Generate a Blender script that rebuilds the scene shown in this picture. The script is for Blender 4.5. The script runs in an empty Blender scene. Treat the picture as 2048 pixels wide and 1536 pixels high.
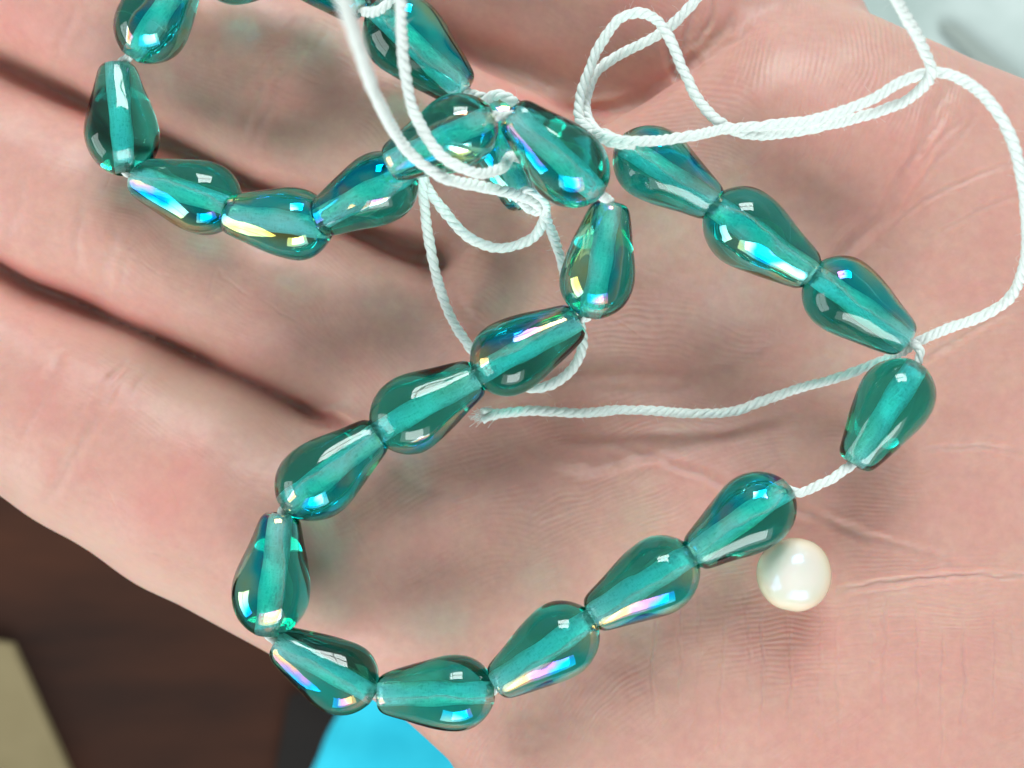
import bpy, math, random
import numpy as np
import openvdb
from mathutils import Vector, Matrix, Quaternion
from mathutils.bvhtree import BVHTree

random.seed(7)
rng = np.random.default_rng(11)
MM = 0.001
SC = bpy.context.scene
COL = SC.collection
H = 130.0            # camera height above the plane of the beads, in mm
R_ = math.radians

# ------------------------------------------------------------------ camera
cam_d = bpy.data.cameras.new("camera")
cam = bpy.data.objects.new("camera", cam_d)
COL.objects.link(cam)
cam.location = (0, 0, H * MM)
cam_d.sensor_width = 36
cam_d.lens = 36 * H / 102.4
cam_d.clip_start = 0.005
cam_d.clip_end = 50
cam_d.dof.use_dof = True
cam_d.dof.focus_distance = (H + 1.0) * MM
cam_d.dof.aperture_fstop = 21
SC.camera = cam

# ------------------------------------------------------------------ light
w = bpy.data.worlds.new("World")
SC.world = w
w.use_nodes = True
bg = w.node_tree.nodes["Background"]
bg.inputs[0].default_value = (0.84, 0.97, 0.95, 1)
bg.inputs[1].default_value = 0.42
_nt = w.node_tree
_tc = _nt.nodes.new("ShaderNodeTexCoord")
_sx = _nt.nodes.new("ShaderNodeSeparateXYZ")
_nt.links.new(_tc.outputs["Generated"], _sx.inputs[0])
_rp = _nt.nodes.new("ShaderNodeValToRGB")
_rp.color_ramp.elements[0].position = 0.0
_rp.color_ramp.elements[0].color = (0.42, 0.46, 0.44, 1)
_rp.color_ramp.elements[1].position = 1.0
_rp.color_ramp.elements[1].color = (0.95, 1.08, 1.07, 1)
_mr = _nt.nodes.new("ShaderNodeMapRange")
_mr.inputs["From Min"].default_value = -1
_mr.inputs["From Max"].default_value = 1
_nt.links.new(_sx.outputs[1], _mr.inputs["Value"])
_nt.links.new(_mr.outputs[0], _rp.inputs[0])
_nt.links.new(_rp.outputs[0], bg.inputs[0])


def window_or_added_lamp(azim, tilt, dist, wid, hei, rad, roll=0.0, gap=0.035, rows=2):
    """daylight window or added lamp, in rows of panes with bars between; tilt from the zenith"""
    d = Vector((math.sin(R_(tilt)) * math.cos(R_(azim)), math.sin(R_(tilt)) * math.sin(R_(azim)), math.cos(R_(tilt))))
    q = (-d).to_track_quat('-Z', 'Y') @ Quaternion((0, 0, 1), R_(roll))
    for k in range(rows):
        ph = (hei - gap * (rows - 1)) / rows
        off = -hei / 2 + ph / 2 + k * (ph + gap)
        ld = bpy.data.lights.new("window_or_added_light", 'AREA')
        ld.shape = 'RECTANGLE'
        ld.size = wid
        ld.size_y = ph
        ld.energy = rad * math.pi * wid * ph
        ld.color = (0.93, 1.0, 0.985)
        lo = bpy.data.objects.new("window_or_added_light", ld)
        COL.objects.link(lo)
        lo.rotation_mode = 'QUATERNION'
        lo.rotation_quaternion = q
        lo.location = d * dist + q @ Vector((0, off, 0))


window_or_added_lamp(84, 57, 1.2, 0.66, 0.56, 14.5, roll=8, rows=2)
window_or_added_lamp(-80, 60, 1.2, 0.74, 0.58, 7.2, roll=-6, rows=1)
window_or_added_lamp(-82, 64, 1.6, 1.7, 1.1, 1.9, roll=-6, rows=1)      # added dim lamp behind the lower window, widens the beads' coloured reflections
window_or_added_lamp(200, 75, 1.5, 1.2, 1.0, 4.2, roll=0, rows=2)  # added side lamp, brightens the coated flanks of the beads

SC.view_settings.view_transform = 'Standard'
SC.view_settings.look = 'None'
SC.view_settings.exposure = -0.1
SC.cycles.use_denoising = True
SC.cycles.max_bounces = 16
SC.cycles.transmission_bounces = 14
SC.cycles.glossy_bounces = 6
SC.cycles.diffuse_bounces = 4
SC.cycles.transparent_max_bounces = 12
SC.cycles.sample_clamp_indirect = 25
SC.cycles.blur_glossy = 0.0
SC.cycles.use_adaptive_sampling = False


# ------------------------------------------------------------------ helpers
def P(px, py, z=0.0):
    k = (H - z) / H / 20.0
    return Vector(((px - 1024) * k, (768 - py) * k, z))


def PN(px, py, z):
    px = np.asarray(px, float); py = np.asarray(py, float); z = np.asarray(z, float) + px * 0
    k = (H - z) / H / 20.0
    return np.stack([(px - 1024) * k, (768 - py) * k, z], -1)


def tag(o, label=None, cat=None, group=None, kind=None):
    if label: o["label"] = label
    if cat: o["category"] = cat
    if group: o["group"] = group
    if kind: o["kind"] = kind
    return o


def mesh_obj(name, V, F, mat, parent=None, smooth=True):
    me = bpy.data.meshes.new(name)
    V = np.asarray(V, float) * MM
    me.from_pydata(V.tolist(), [], [list(map(int, f)) for f in F])
    if smooth:
        me.polygons.foreach_set("use_smooth", [True] * len(me.polygons))
    if mat: me.materials.append(mat)
    me.update()
    o = bpy.data.objects.new(name, me)
    COL.objects.link(o)
    if parent: o.parent = parent
    return o


def new_mat(name):
    m = bpy.data.materials.new(name)
    m.use_nodes = True
    nt = m.node_tree
    b = nt.nodes["Principled BSDF"]
    return m, nt, b


def N(nt, typ, **kw):
    n = nt.nodes.new(typ)
    for k, v in kw.items():
        setattr(n, k, v)
    return n


def ramp(nt, stops, fac=None):
    r = N(nt, "ShaderNodeValToRGB")
    e = r.color_ramp.elements
    while len(e) < len(stops): e.new(0.5)
    for i, (p, c) in enumerate(stops):
        e[i].position = p
        e[i].color = c if len(c) == 4 else (*c, 1)
    if fac is not None: nt.links.new(fac, r.inputs[0])
    return r


def noise(nt, vec, scale, detail=3, rough=0.5, dist=0.0):
    n = N(nt, "ShaderNodeTexNoise")
    n.inputs["Scale"].default_value = scale
    n.inputs["Detail"].default_value = detail
    n.inputs["Roughness"].default_value = rough
    n.inputs["Distortion"].default_value = dist
    nt.links.new(vec, n.inputs["Vector"])
    return n


def math_n(nt, op, a, b=None):
    m = N(nt, "ShaderNodeMath", operation=op)
    for i, v in enumerate((a, b)):
        if v is None: continue
        if isinstance(v, (int, float)): m.inputs[i].default_value = v
        else: nt.links.new(v, m.inputs[i])
    return m.outputs[0]


def mixc(nt, fac, a, b, typ='MIX'):
    m = N(nt, "ShaderNodeMix", data_type='RGBA', blend_type=typ)
    for sock, v in ((m.inputs[0], fac), (m.inputs[6], a), (m.inputs[7], b)):
        if isinstance(v, (int, float)): sock.default_value = v
        elif isinstance(v, tuple): sock.default_value = v if len(v) == 4 else (*v, 1)
        else: nt.links.new(v, sock)
    return m.outputs[2]


# ------------------------------------------------------------------ materials
def skin_material():
    m, nt, b = new_mat("skin")
    L = nt.links
    tc = N(nt, "ShaderNodeTexCoord")
    ob = tc.outputs["Object"]
    n1 = noise(nt, ob, 55, 3, 0.5)
    n2 = noise(nt, ob, 190, 4, 0.55)
    n3 = noise(nt, ob, 900, 3, 0.6)
    base = ramp(nt, [(0.30, (0.61, 0.362, 0.297)), (0.5, (0.64, 0.357, 0.307)), (0.70, (0.655, 0.34, 0.298))], n1.outputs[0]).outputs[0]
    mott = ramp(nt, [(0.3, (0.66, 0.43, 0.355)), (0.55, (0.642, 0.36, 0.31)), (0.75, (0.63, 0.317, 0.28))], n2.outputs[0]).outputs[0]
    c = mixc(nt, 0.45, base, mott)
    fine = ramp(nt, [(0.3, (0.92, 0.90, 0.90)), (0.7, (1.0, 1.0, 1.0))], n3.outputs[0]).outputs[0]
    c = mixc(nt, 1.0, c, fine, 'MULTIPLY')
    bl = N(nt, "ShaderNodeAttribute", attribute_name="blush_and_shade")
    c = mixc(nt, bl.outputs["Fac"], c, (0.70, 0.215, 0.20))
    pl = N(nt, "ShaderNodeAttribute", attribute_name="pale")
    c = mixc(nt, pl.outputs["Fac"], c, (0.72, 0.50, 0.41))
    L.new(c, b.inputs["Base Color"])
    b.inputs["Roughness"].default_value = 0.43
    b.inputs["IOR"].default_value = 1.4
    b.inputs["Specular IOR Level"].default_value = 0.5
    b.inputs["Subsurface Weight"].default_value = 1.0
    b.inputs["Subsurface Radius"].default_value = (1.5, 0.34, 0.17)
    b.inputs["Subsurface Scale"].default_value = 0.0011
    f1 = noise(nt, ob, 2600, 3, 0.6)
    f2 = noise(nt, ob, 700, 3, 0.5)
    hsum = math_n(nt, 'ADD', math_n(nt, 'MULTIPLY', f1.outputs[0], 0.45), f2.outputs[0])
    bp = N(nt, "ShaderNodeBump")
    bp.inputs["Strength"].default_value = 0.55
    bp.inputs["Distance"].default_value = 0.00007
    L.new(hsum, bp.inputs["Height"])
    L.new(bp.outputs[0], b.inputs["Normal"])
    return m


def glass_material():
    m, nt, b = new_mat("teal_coated_glass")
    L = nt.links
    tc = N(nt, "ShaderNodeTexCoord")
    sep = N(nt, "ShaderNodeSeparateXYZ")
    L.new(tc.outputs["Normal"], sep.inputs[0])
    nz = noise(nt, tc.outputs["Object"], 210, 2, 0.5)
    # coating of metal vapour on the side that faces object +X, thinning out round the flank
    s = math_n(nt, 'ADD', sep.outputs[0], math_n(nt, 'MULTIPLY', math_n(nt, 'SUBTRACT', nz.outputs[0], 0.5), 0.35))
    mr = N(nt, "ShaderNodeMapRange")
    mr.inputs["From Min"].default_value = -0.02
    mr.inputs["From Max"].default_value = 0.95
    mr.inputs["To Min"].default_value = 0.0
    mr.inputs["To Max"].default_value = 1.0
    L.new(s, mr.inputs["Value"])
    th = N(nt, "ShaderNodeMapRange")
    tr_ = ramp(nt, [(0.0, (0, 0, 0)), (0.10, (0.40, 0.40, 0.40)), (0.4, (0.455, 0.455, 0.455)), (0.7, (0.54, 0.54, 0.54)), (1.0, (0.69, 0.69, 0.69))], mr.outputs[0])
    th.inputs["To Min"].default_value = 0
    th.inputs["To Max"].default_value = 235
    oi = N(nt, "ShaderNodeObjectInfo")
    vary = math_n(nt, 'MULTIPLY', math_n(nt, 'SUBTRACT', math_n(nt, 'ADD', math_n(nt, 'MULTIPLY', nz.outputs[0], 2.2), math_n(nt, 'MULTIPLY', oi.outputs["Random"], 0.5)), 1.35), 0.20)
    on = math_n(nt, 'MULTIPLY', vary, math_n(nt, 'MINIMUM', math_n(nt, 'MULTIPLY', mr.outputs[0], 6.0), 1.0))
    L.new(math_n(nt, 'ADD', tr_.outputs[0], on), th.inputs["Value"])
    L.new(th.outputs[0], b.inputs["Thin Film Thickness"])
    b.inputs["Thin Film IOR"].default_value = 2.6
    b.inputs["Base Color"].default_value = (1, 1, 1, 1)
    b.inputs["Roughness"].default_value = 0.015
    b.inputs["IOR"].default_value = 1.56
    b.inputs["Transmission Weight"].default_value = 1.0
    bn = noise(nt, tc.outputs["Object"], 420, 2, 0.5)
    bp = N(nt, "ShaderNodeBump")
    bp.inputs["Strength"].default_value = 0.25
    bp.inputs["Distance"].default_value = 0.00005
    L.new(bn.outputs[0], bp.inputs["Height"])
    L.new(bp.outputs[0], b.inputs["Normal"])
    va = N(nt, "ShaderNodeVolumeAbsorption")
    va.inputs["Color"].default_value = (0.0, 0.83, 0.785, 1)
    va.inputs["Density"].default_value = 570
    out = nt.nodes["Material Output"]
    L.new(va.outputs[0], out.inputs["Volume"])
    return m


def bore_material():
    m, nt, b = new_mat("frosted_drill_hole")
    L = nt.links
    tc = N(nt, "ShaderNodeTexCoord")
    mp = N(nt, "ShaderNodeMapping")
    mp.inputs["Scale"].default_value = (1, 1, 0.22)
    L.new(tc.outputs["Object"], mp.inputs[0])
    st = noise(nt, mp.outputs[0], 5500, 3, 0.65)
    mp2 = N(nt, "ShaderNodeMapping")
    mp2.inputs["Scale"].default_value = (1, 1, 3)
    L.new(tc.outputs["Object"], mp2.inputs[0])
    gr = noise(nt, mp2.outputs[0], 2200, 2, 0.7)
    s = math_n(nt, 'ADD', math_n(nt, 'MULTIPLY', st.outputs[0], 0.6), math_n(nt, 'MULTIPLY', gr.outputs[0], 0.4))
    c = ramp(nt, [(0.36, (0.66, 0.74, 0.72)), (0.50, (1, 1, 1))], s).outputs[0]
    L.new(c, b.inputs["Base Color"])
    b.inputs["Roughness"].default_value = 0.30
    b.inputs["Metallic"].default_value = 0.2
    bp = N(nt, "ShaderNodeBump")
    bp.inputs["Strength"].default_value = 1.0
    bp.inputs["Distance"].default_value = 0.0002
    L.new(s, bp.inputs["Height"])
    L.new(bp.outputs[0], b.inputs["Normal"])
    tr = N(nt, "ShaderNodeBsdfTranslucent")
    tr.inputs[0].default_value = (0.95, 0.98, 0.97, 1)
    L.new(bp.outputs[0], tr.inputs["Normal"])
    mx = N(nt, "ShaderNodeMixShader")
    mx.inputs[0].default_value = 0.08
    L.new(b.outputs[0], mx.inputs[1]); L.new(tr.outputs[0], mx.inputs[2])
    L.new(mx.outputs[0], nt.nodes["Material Output"].inputs["Surface"])
    return m


def cord_material():
    m, nt, b = new_mat("white_cotton_cord")
    L = nt.links
    tc = N(nt, "ShaderNodeTexCoord")
    n1 = noise(nt, tc.outputs["Object"], 3000, 4, 0.7)
    c = ramp(nt, [(0.3, (0.66, 0.72, 0.70)), (0.65, (0.82, 0.86, 0.84))], n1.outputs[0]).outputs[0]
    L.new(c, b.inputs["Base Color"])
    b.inputs["Roughness"].default_value = 0.75
    b.inputs["Subsurface Weight"].default_value = 0.35
    b.inputs["Subsurface Radius"].default_value = (1, 1, 1)
    b.inputs["Subsurface Scale"].default_value = 0.0003
    bp = N(nt, "ShaderNodeBump")
    bp.inputs["Strength"].default_value = 0.6
    bp.inputs["Distance"].default_value = 0.00006
    L.new(n1.outputs[0], bp.inputs["Height"]); L.new(bp.outputs[0], b.inputs["Normal"])
    return m


def pearl_material():
    m, nt, b = new_mat("cream_pearl")
    L = nt.links
    tc = N(nt, "ShaderNodeTexCoord")
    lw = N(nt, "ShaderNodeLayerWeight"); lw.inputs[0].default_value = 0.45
    n1 = noise(nt, tc.outputs["Object"], 260, 3, 0.5)
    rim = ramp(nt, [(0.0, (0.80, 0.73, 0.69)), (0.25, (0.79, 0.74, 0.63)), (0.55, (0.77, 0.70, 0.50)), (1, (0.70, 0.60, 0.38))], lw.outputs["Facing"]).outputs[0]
    tint = ramp(nt, [(0.38, (0.68, 0.76, 0.60)), (0.6, (0.84, 0.70, 0.62))], n1.outputs[0]).outputs[0]
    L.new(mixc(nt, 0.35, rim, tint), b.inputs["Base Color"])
    b.inputs["Roughness"].default_value = 0.2
    b.inputs["IOR"].default_value = 1.7
    b.inputs["Subsurface Weight"].default_value = 0.35
    b.inputs["Subsurface Radius"].default_value = (1, 0.9, 0.7)
    b.inputs["Subsurface Scale"].default_value = 0.0012
    b.inputs["Thin Film Thickness"].default_value = 330
    b.inputs["Thin Film IOR"].default_value = 1.45
    b.inputs["Coat Weight"].default_value = 0.5
    b.inputs["Coat Roughness"].default_value = 0.12
    n2 = noise(nt, tc.outputs["Object"], 900, 3, 0.5)
    bp = N(nt, "ShaderNodeBump")
    bp.inputs["Strength"].default_value = 0.25
    bp.inputs["Distance"].default_value = 0.00008
    L.new(n2.outputs[0], bp.inputs["Height"]); L.new(bp.outputs[0], b.inputs["Normal"])
    return m


def plain_material(name, c1, c2, scale, rough=0.6, stretch=(1, 1, 1)):
    m, nt, b = new_mat(name)
    tc = N(nt, "ShaderNodeTexCoord")
    mp = N(nt, "ShaderNodeMapping"); mp.inputs["Scale"].default_value = stretch
    nt.links.new(tc.outputs["Object"], mp.inputs[0])
    n1 = noise(nt, mp.outputs[0], scale, 5, 0.6)
    r = ramp(nt, [(0.32, c1), (0.68, c2)], n1.outputs[0])
    nt.links.new(r.outputs[0], b.inputs["Base Color"])
    b.inputs["Roughness"].default_value = rough
    b.inputs["Specular IOR Level"].default_value = 0.25
    bp = N(nt, "ShaderNodeBump")
    bp.inputs["Strength"].default_value = 0.3; bp.inputs["Distance"].default_value = 0.0005
    nt.links.new(n1.outputs[0], bp.inputs["Height"]); nt.links.new(bp.outputs[0], b.inputs["Normal"])
    return m


M_SKIN = skin_material()
M_GLASS = glass_material()
M_BORE = bore_material()
M_CORD = cord_material()
M_PEARL = pearl_material()

# ------------------------------------------------------------------ hand
# all lengths in mm; control points given as (pixel x, pixel y, z, radius)
VS = 0.55
XR = (-100.0, 118.0); YR = (-78.0, 62.0); ZR = (-40.0, 2.0)
gx = np.arange(XR[0], XR[1], VS, dtype=np.float32)
gy = np.arange(YR[0], YR[1], VS, dtype=np.float32)
gz = np.arange(ZR[0], ZR[1], VS, dtype=np.float32)
X, Y, Z = np.meshgrid(gx, gy, gz, indexing='ij')


def smin(a, b, k):
    h = np.clip(0.5 + 0.5 * (b - a) / k, 0, 1)
    return b + (a - b) * h - k * h * (1 - h)


def chain(pts, k=1.2, flat=1.0):
    """rounded tapering limb through pts (px, py, z, r)"""
    out = None
    q = [(P(p[0], p[1], p[2]), p[3]) for p in pts]
    for (a, ra), (b, rb) in zip(q[:-1], q[1:]):
        ab = b - a
        L2 = ab.x ** 2 + ab.y ** 2 + ab.z ** 2
        t = ((X - a.x) * ab.x + (Y - a.y) * ab.y + (Z - a.z) * ab.z) / L2
        t = np.clip(t, 0, 1)
        d = np.sqrt((X - a.x - t * ab.x) ** 2 + (Y - a.y - t * ab.y) ** 2 + ((Z - a.z - t * ab.z) / flat) ** 2) - (ra + (rb - ra) * t)
        out = d if out is None else smin(out, d, k)
    return out.astype(np.float32)


index_f = chain([(-640, 420, -14, 7.6), (-420, 545, -15, 8.9), (-60, 725, -17.3, 10.7), (200, 857, -17.3, 12.0), (400, 963, -18, 13.0), (700, 1120, -19, 13.4)])
middle_f = chain([(-760, -60, -12, 7.6), (-480, 90, -14, 8.6), (-80, 296, -15.6, 9.4), (150, 405, -15.8, 9.7), (330, 490, -16.1, 9.5), (560, 597, -17.3, 9.8), (760, 690, -19, 10.4)])
ring_f = chain([(-660, -480, -12, 7.6), (-360, -270, -13, 8.8), (60, -70, -14.8, 10.6), (330, 55, -15.6, 11.2), (605, 186, -16.6, 11.4), (800, 275, -17.8, 10.8), (990, 360, -19, 10.6)])
pinky_f = chain([(260, -560, -9, 6.6), (520, -360, -11, 7.6), (780, -180, -15, 9.8), (1010, -85, -21.5, 12.2), (1200, 5, -23.5, 12.4), (1440, 75, -24, 12), (1560, 110, -24, 11)])
gap_filler = smin(smin(chain([(-300, 350, -20, 4), (0, 528, -21.5, 5), (300, 660, -22.5, 5), (700, 855, -25, 6)]),  # added filler below the finger gaps, blocks light from under the hand
                 chain([(-300, -30, -18.5, 4), (0, 130, -19.8, 5), (300, 310, -21.2, 5), (640, 440, -24, 5.5), (830, 517, -24, 6)]), 0.3),
            chain([(700, -60, -22, 5), (870, 60, -23, 5.5), (1040, 195, -24, 6), (1200, 225, -23, 6)]), 0.3)
thumb_f = chain([(1500, 1900, -18, 13), (1150, 2020, -12, 11), (800, 2120, -8, 9.5), (520, 2170, -6, 7.8)])

# palm: slab with rounded edge whose top follows pads and hollow
poly_px = [(560, 1060), (700, 1215), (900, 1340), (1010, 1440), (1080, 1560), (1200, 1800), (1400, 2060), (1900, 2190), (2500, 2080), (3000, 1900), (4200, 1800),
           (4200, 760), (3000, 640), (2500, 430), (2200, 345), (2048, 296), (1900, 238), (1700, 150), (1570, 165), (1475, 255), (1375, 318), (1280, 372), (1180, 440), (1030, 590), (890, 780), (730, 960)]
poly = np.array([[*P(x, y, -12)[:2]] for x, y in poly_px])
gX2, gY2 = np.meshgrid(gx, gy, indexing='ij')


def poly_sdf(px, py, V):
    d = np.full(px.shape, 1e9)
    s = np.ones(px.shape)
    n = len(V)
    for i in range(n):
        a = V[i]; b = V[(i - 1) % n]
        e = b - a
        wx = px - a[0]; wy = py - a[1]
        t = np.clip((wx * e[0] + wy * e[1]) / (e @ e), 0, 1)
        bx = wx - e[0] * t; by = wy - e[1] * t
        d = np.minimum(d, bx * bx + by * by)
        c1 = py >= a[1]; c2 = py < b[1]; c3 = e[0] * wy > e[1] * wx
        flip = (c1 & c2 & c3) | (~c1 & ~c2 & ~c3)
        s = np.where(flip, -s, s)
    return s * np.sqrt(d)


def gauss(px, py, cx, cy, sx, sy, ang=0.0):
    a = R_(ang)
    dx = px - cx; dy = py - cy
    u = dx * math.cos(a) + dy * math.sin(a)
    v = -dx * math.sin(a) + dy * math.cos(a)
    return np.exp(-(u / sx) ** 2 - (v / sy) ** 2)


PXg = 1024 + gX2 * 20 * H / (H + 8); PYg = 768 - gY2 * 20 * H / (H + 8)


def palm_top(px, py):
    h = -7.6 + 0 * px
    h += 3.2 * gauss(px, py, 1750, 1560, 620, 420, -10)        # ball of the thumb
    h += 2.9 * gauss(px, py, 1640, 250, 330, 150, 22)          # pad under the little finger
    h += 2.2 * gauss(px, py, 1330, 400, 190, 130, 25)
    h += 1.6 * gauss(px, py, 950, 600, 170, 110, 20)           # pads at the finger roots
    h += 1.8 * gauss(px, py, 830, 1050, 240, 150, 30)
    h += 1.6 * gauss(px, py, 2250, 700, 330, 240, 0)
    h -= 3.4 * gauss(px, py, 1380, 780, 420, 150, -14)         # hollow of the hand
    h -= 1.6 * gauss(px, py, 1120, 690, 200, 120, 0)
    h -= 0.9 * gauss(px, py, 760, 900, 90, 60, 30)
    return h


ptop = palm_top(PXg, PYg).astype(np.float32)
d2 = poly_sdf(gX2, gY2, poly).astype(np.float32)
edge_r = 8.5
thick = 11.5
zc = (ptop - thick)[:, :, None]
dz = np.abs(Z - zc) - thick
q1 = np.maximum(d2[:, :, None] - 8.0 + edge_r, 0)
q2 = np.maximum(dz + edge_r, 0)
palm = np.sqrt(q1 ** 2 + q2 ** 2) + np.minimum(np.maximum(d2[:, :, None] - 8.0 + edge_r, dz + edge_r), 0) - edge_r

fing = smin(index_f, middle_f, 0.7)
fing = smin(fing, ring_f, 0.7)
fing = smin(fing, pinky_f, 0.7)
fing = smin(fing, gap_filler, 2.5)
sd = smin(fing, palm.astype(np.float32), 2.4)
sd = smin(sd, thumb_f, 8.0)
del index_f, middle_f, ring_f, pinky_f, thumb_f, palm, fing, X, Y, Z
grid = openvdb.FloatGrid()
grid.copyFromArray(np.ascontiguousarray(sd, dtype=np.float32))
pts, quads = grid.convertToQuads(isovalue=0.0)
del sd
V = np.asarray(pts, float) * VS + np.array([XR[0], YR[0], ZR[0]])
Q = np.asarray(quads, dtype=int)


def smooth_verts(V, F, it, lam=0.5):
    E = np.concatenate([F[:, [i, (i + 1) % F.shape[1]]] for i in range(F.shape[1])])
    E = np.unique(np.sort(E, 1), axis=0)
    deg = np.bincount(E.ravel(), minlength=len(V)).astype(float)[:, None]
    for _ in range(it):
        S = np.stack([np.bincount(E[:, 0], V[E[:, 1], c], len(V)) + np.bincount(E[:, 1], V[E[:, 0], c], len(V)) for c in range(3)], 1)
        V = V + lam * (S / np.maximum(deg, 1) - V)
    return V


V = smooth_verts(V, Q, 4)
hand = mesh_obj("hand", V, Q, M_SKIN)
me = hand.data


def refine(times):
    for _ in range(times):
        n = len(me.vertices)
        co = np.empty(n * 3); me.vertices.foreach_get("co", co); co = co.reshape(-1, 3) / MM
        npoly = len(me.polygons)
        cen = np.empty(npoly * 3); me.polygons.foreach_get("center", cen); cen = cen.reshape(-1, 3) / MM
        nor = np.empty(npoly * 3); me.polygons.foreach_get("normal", nor); nor = nor.reshape(-1, 3)
        k = 20 * H / (H - cen[:, 2])
        px = 1024 + cen[:, 0] * k; py = 768 - cen[:, 1] * k
        sel = (px > -30) & (px < 2080) & (py > -30) & (py < 1570) & (nor[:, 2] > 0.12)
        me.polygons.foreach_set("select", sel)
        bpy.context.view_layer.objects.active = hand
        # edges and vertices must carry the selection too
        lt = np.empty(npoly, int); me.polygons.foreach_get("loop_total", lt)
        le = np.empty(len(me.loops), int); me.loops.foreach_get("edge_index", le)
        lv = np.empty(len(me.loops), int); me.loops.foreach_get("vertex_index", lv)
        fl = np.repeat(sel, lt)
        es = np.zeros(len(me.edges), bool); es[le[fl]] = True
        vs = np.zeros(n, bool); vs[lv[fl]] = True
        me.edges.foreach_set("select", es); me.vertices.foreach_set("select", vs)
        bpy.ops.object.mode_set(mode='EDIT')
        bpy.context.tool_settings.mesh_select_mode = (False, False, True)
        bpy.ops.mesh.subdivide(number_cuts=1, smoothness=0.0)
        bpy.ops.object.mode_set(mode='OBJECT')


bpy.ops.object.select_all(action='DESELECT')
hand.select_set(True)
refine(2)
nV = len(me.vertices)
co = np.empty(nV * 3); me.vertices.foreach_get("co", co); co = co.reshape(-1, 3) / MM
E = np.empty(len(me.edges) * 2, int); me.edges.foreach_get("vertices", E); E = E.reshape(-1, 2)
deg = np.bincount(E.ravel(), minlength=nV).astype(float)[:, None]
for _ in range(5):
    S = np.stack([np.bincount(E[:, 0], co[E[:, 1], c], nV) + np.bincount(E[:, 1], co[E[:, 0], c], nV) for c in range(3)], 1)
    co += 0.5 * (S / deg - co)
me.vertices.foreach_set("co", (co * MM).ravel()); me.update()
nor = np.empty(nV * 3); me.vertices.foreach_get("normal", nor); nor = nor.reshape(-1, 3)
kk = 20 * H / (H - co[:, 2])
px = 1024 + co[:, 0] * kk; py = 768 - co[:, 1] * kk
topw = np.clip((nor[:, 2] - 0.25) / 0.3, 0, 1) * ((px > -60) & (px < 2110) & (py > -60) & (py < 1600))


def vnoise(x, y, cell, seed):
    """smooth value noise on the px plane"""
    r = np.random.default_rng(seed)
    T = r.random((256, 256)) * 2 - 1
    u = x / cell + 1000; v = y / cell + 1000
    i = np.floor(u).astype(int); j = np.floor(v).astype(int)
    fu = u - i; fv = v - j
    fu = fu * fu * (3 - 2 * fu); fv = fv * fv * (3 - 2 * fv)
    g = lambda a, b: T[a % 256, b % 256]
    return (g(i, j) * (1 - fu) + g(i + 1, j) * fu) * (1 - fv) + (g(i, j + 1) * (1 - fu) + g(i + 1, j + 1) * fu) * fv


disp = np.zeros(nV)
# soft unevenness of the flesh
disp += 0.10 * vnoise(px, py, 90, 3) + 0.045 * vnoise(px, py, 34, 4) + 0.012 * vnoise(px, py, 13, 5)


def crease(points, width, depth, rim=0.25, fade=True):
    """groove along a polyline in px; width px, depth mm"""
    global disp
    pts = np.array(points, float)
    # smooth the polyline
    if len(pts) > 2:
        t = np.linspace(0, len(pts) - 1, (len(pts) - 1) * 5 + 1)
        i = np.clip(t.astype(int), 0, len(pts) - 2); f = (t - i)[:, None]
        p0 = pts[np.clip(i - 1, 0, None)]; p1 = pts[i]; p2 = pts[i + 1]; p3 = pts[np.clip(i + 2, None, len(pts) - 1)]
        pts = 0.5 * (2 * p1 + (p2 - p0) * f + (2 * p0 - 5 * p1 + 4 * p2 - p3) * f ** 2 + (3 * p1 - p0 - 3 * p2 + p3) * f ** 3)
    m = width * 4
    lo = pts.min(0) - m; hi = pts.max(0) + m
    idx = np.nonzero((px > lo[0]) & (px < hi[0]) & (py > lo[1]) & (py < hi[1]))[0]
    if not len(idx): return
    x = px[idx] + 5 * vnoise(px[idx], py[idx], 40, 8) + 1.5 * vnoise(px[idx], py[idx], 11, 9)
    y = py[idx] + 5 * vnoise(px[idx], py[idx], 40, 18) + 1.5 * vnoise(px[idx], py[idx], 11, 19)
    best = np.full(len(idx), 1e9); par = np.zeros(len(idx))
    n = len(pts) - 1
    for s in range(n):
        a = pts[s]; b = pts[s + 1]; e = b - a
        t = np.clip(((x - a[0]) * e[0] + (y - a[1]) * e[1]) / max(e @ e, 1e-6), 0, 1)
        d = (x - a[0] - e[0] * t) ** 2 + (y - a[1] - e[1] * t) ** 2
        u = d < best
        best[u] = d[u]; par[u] = ((s + t) / n)[u]
    d = np.sqrt(best) / width
    w = np.sin(np.pi * np.clip(par, 0.02, 0.98)) ** 0.5 if fade else 1.0
    disp[idx] += depth * w * (-np.exp(-d * d) + rim * np.exp(-(d - 1.9) ** 2 / 0.6))


# principal folds
crease([(600, 425), (700, 462), (780, 500), (835, 518), (880, 500)], 13, 0.75, 0.3)
crease([(590, 812), (650, 842), (705, 866), (735, 900)], 12, 0.7, 0.3)
crease([(1120, 205), (1200, 226), (1290, 196), (1390, 130)], 12, 0.6, 0.3)
crease([(1905, 165), (1868, 230), (1838, 300), (1815, 345), (1770, 420), (1700, 500), (1620, 565)], 13, 0.32)
crease([(1900, 215), (1850, 290), (1800, 350)], 7, 0.14)
crease([(1925, 235), (1865, 300), (1830, 350)], 6, 0.12)
crease([(1955, 225), (1900, 300), (1830, 380), (1800, 440)], 6, 0.1)
crease([(2060, 320), (1950, 350), (1850, 400), (1780, 460)], 5, 0.14)
crease([(2060, 385), (1960, 420), (1850, 480)], 5, 0.12)
crease([(2060, 600), (1960, 650), (1880, 700), (1790, 745), (1700, 790)], 9, 0.25)
crease([(1640, 640), (1560, 690), (1440, 745), (1330, 780), (1200, 770), (1080, 745)], 20, 0.35)
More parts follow.
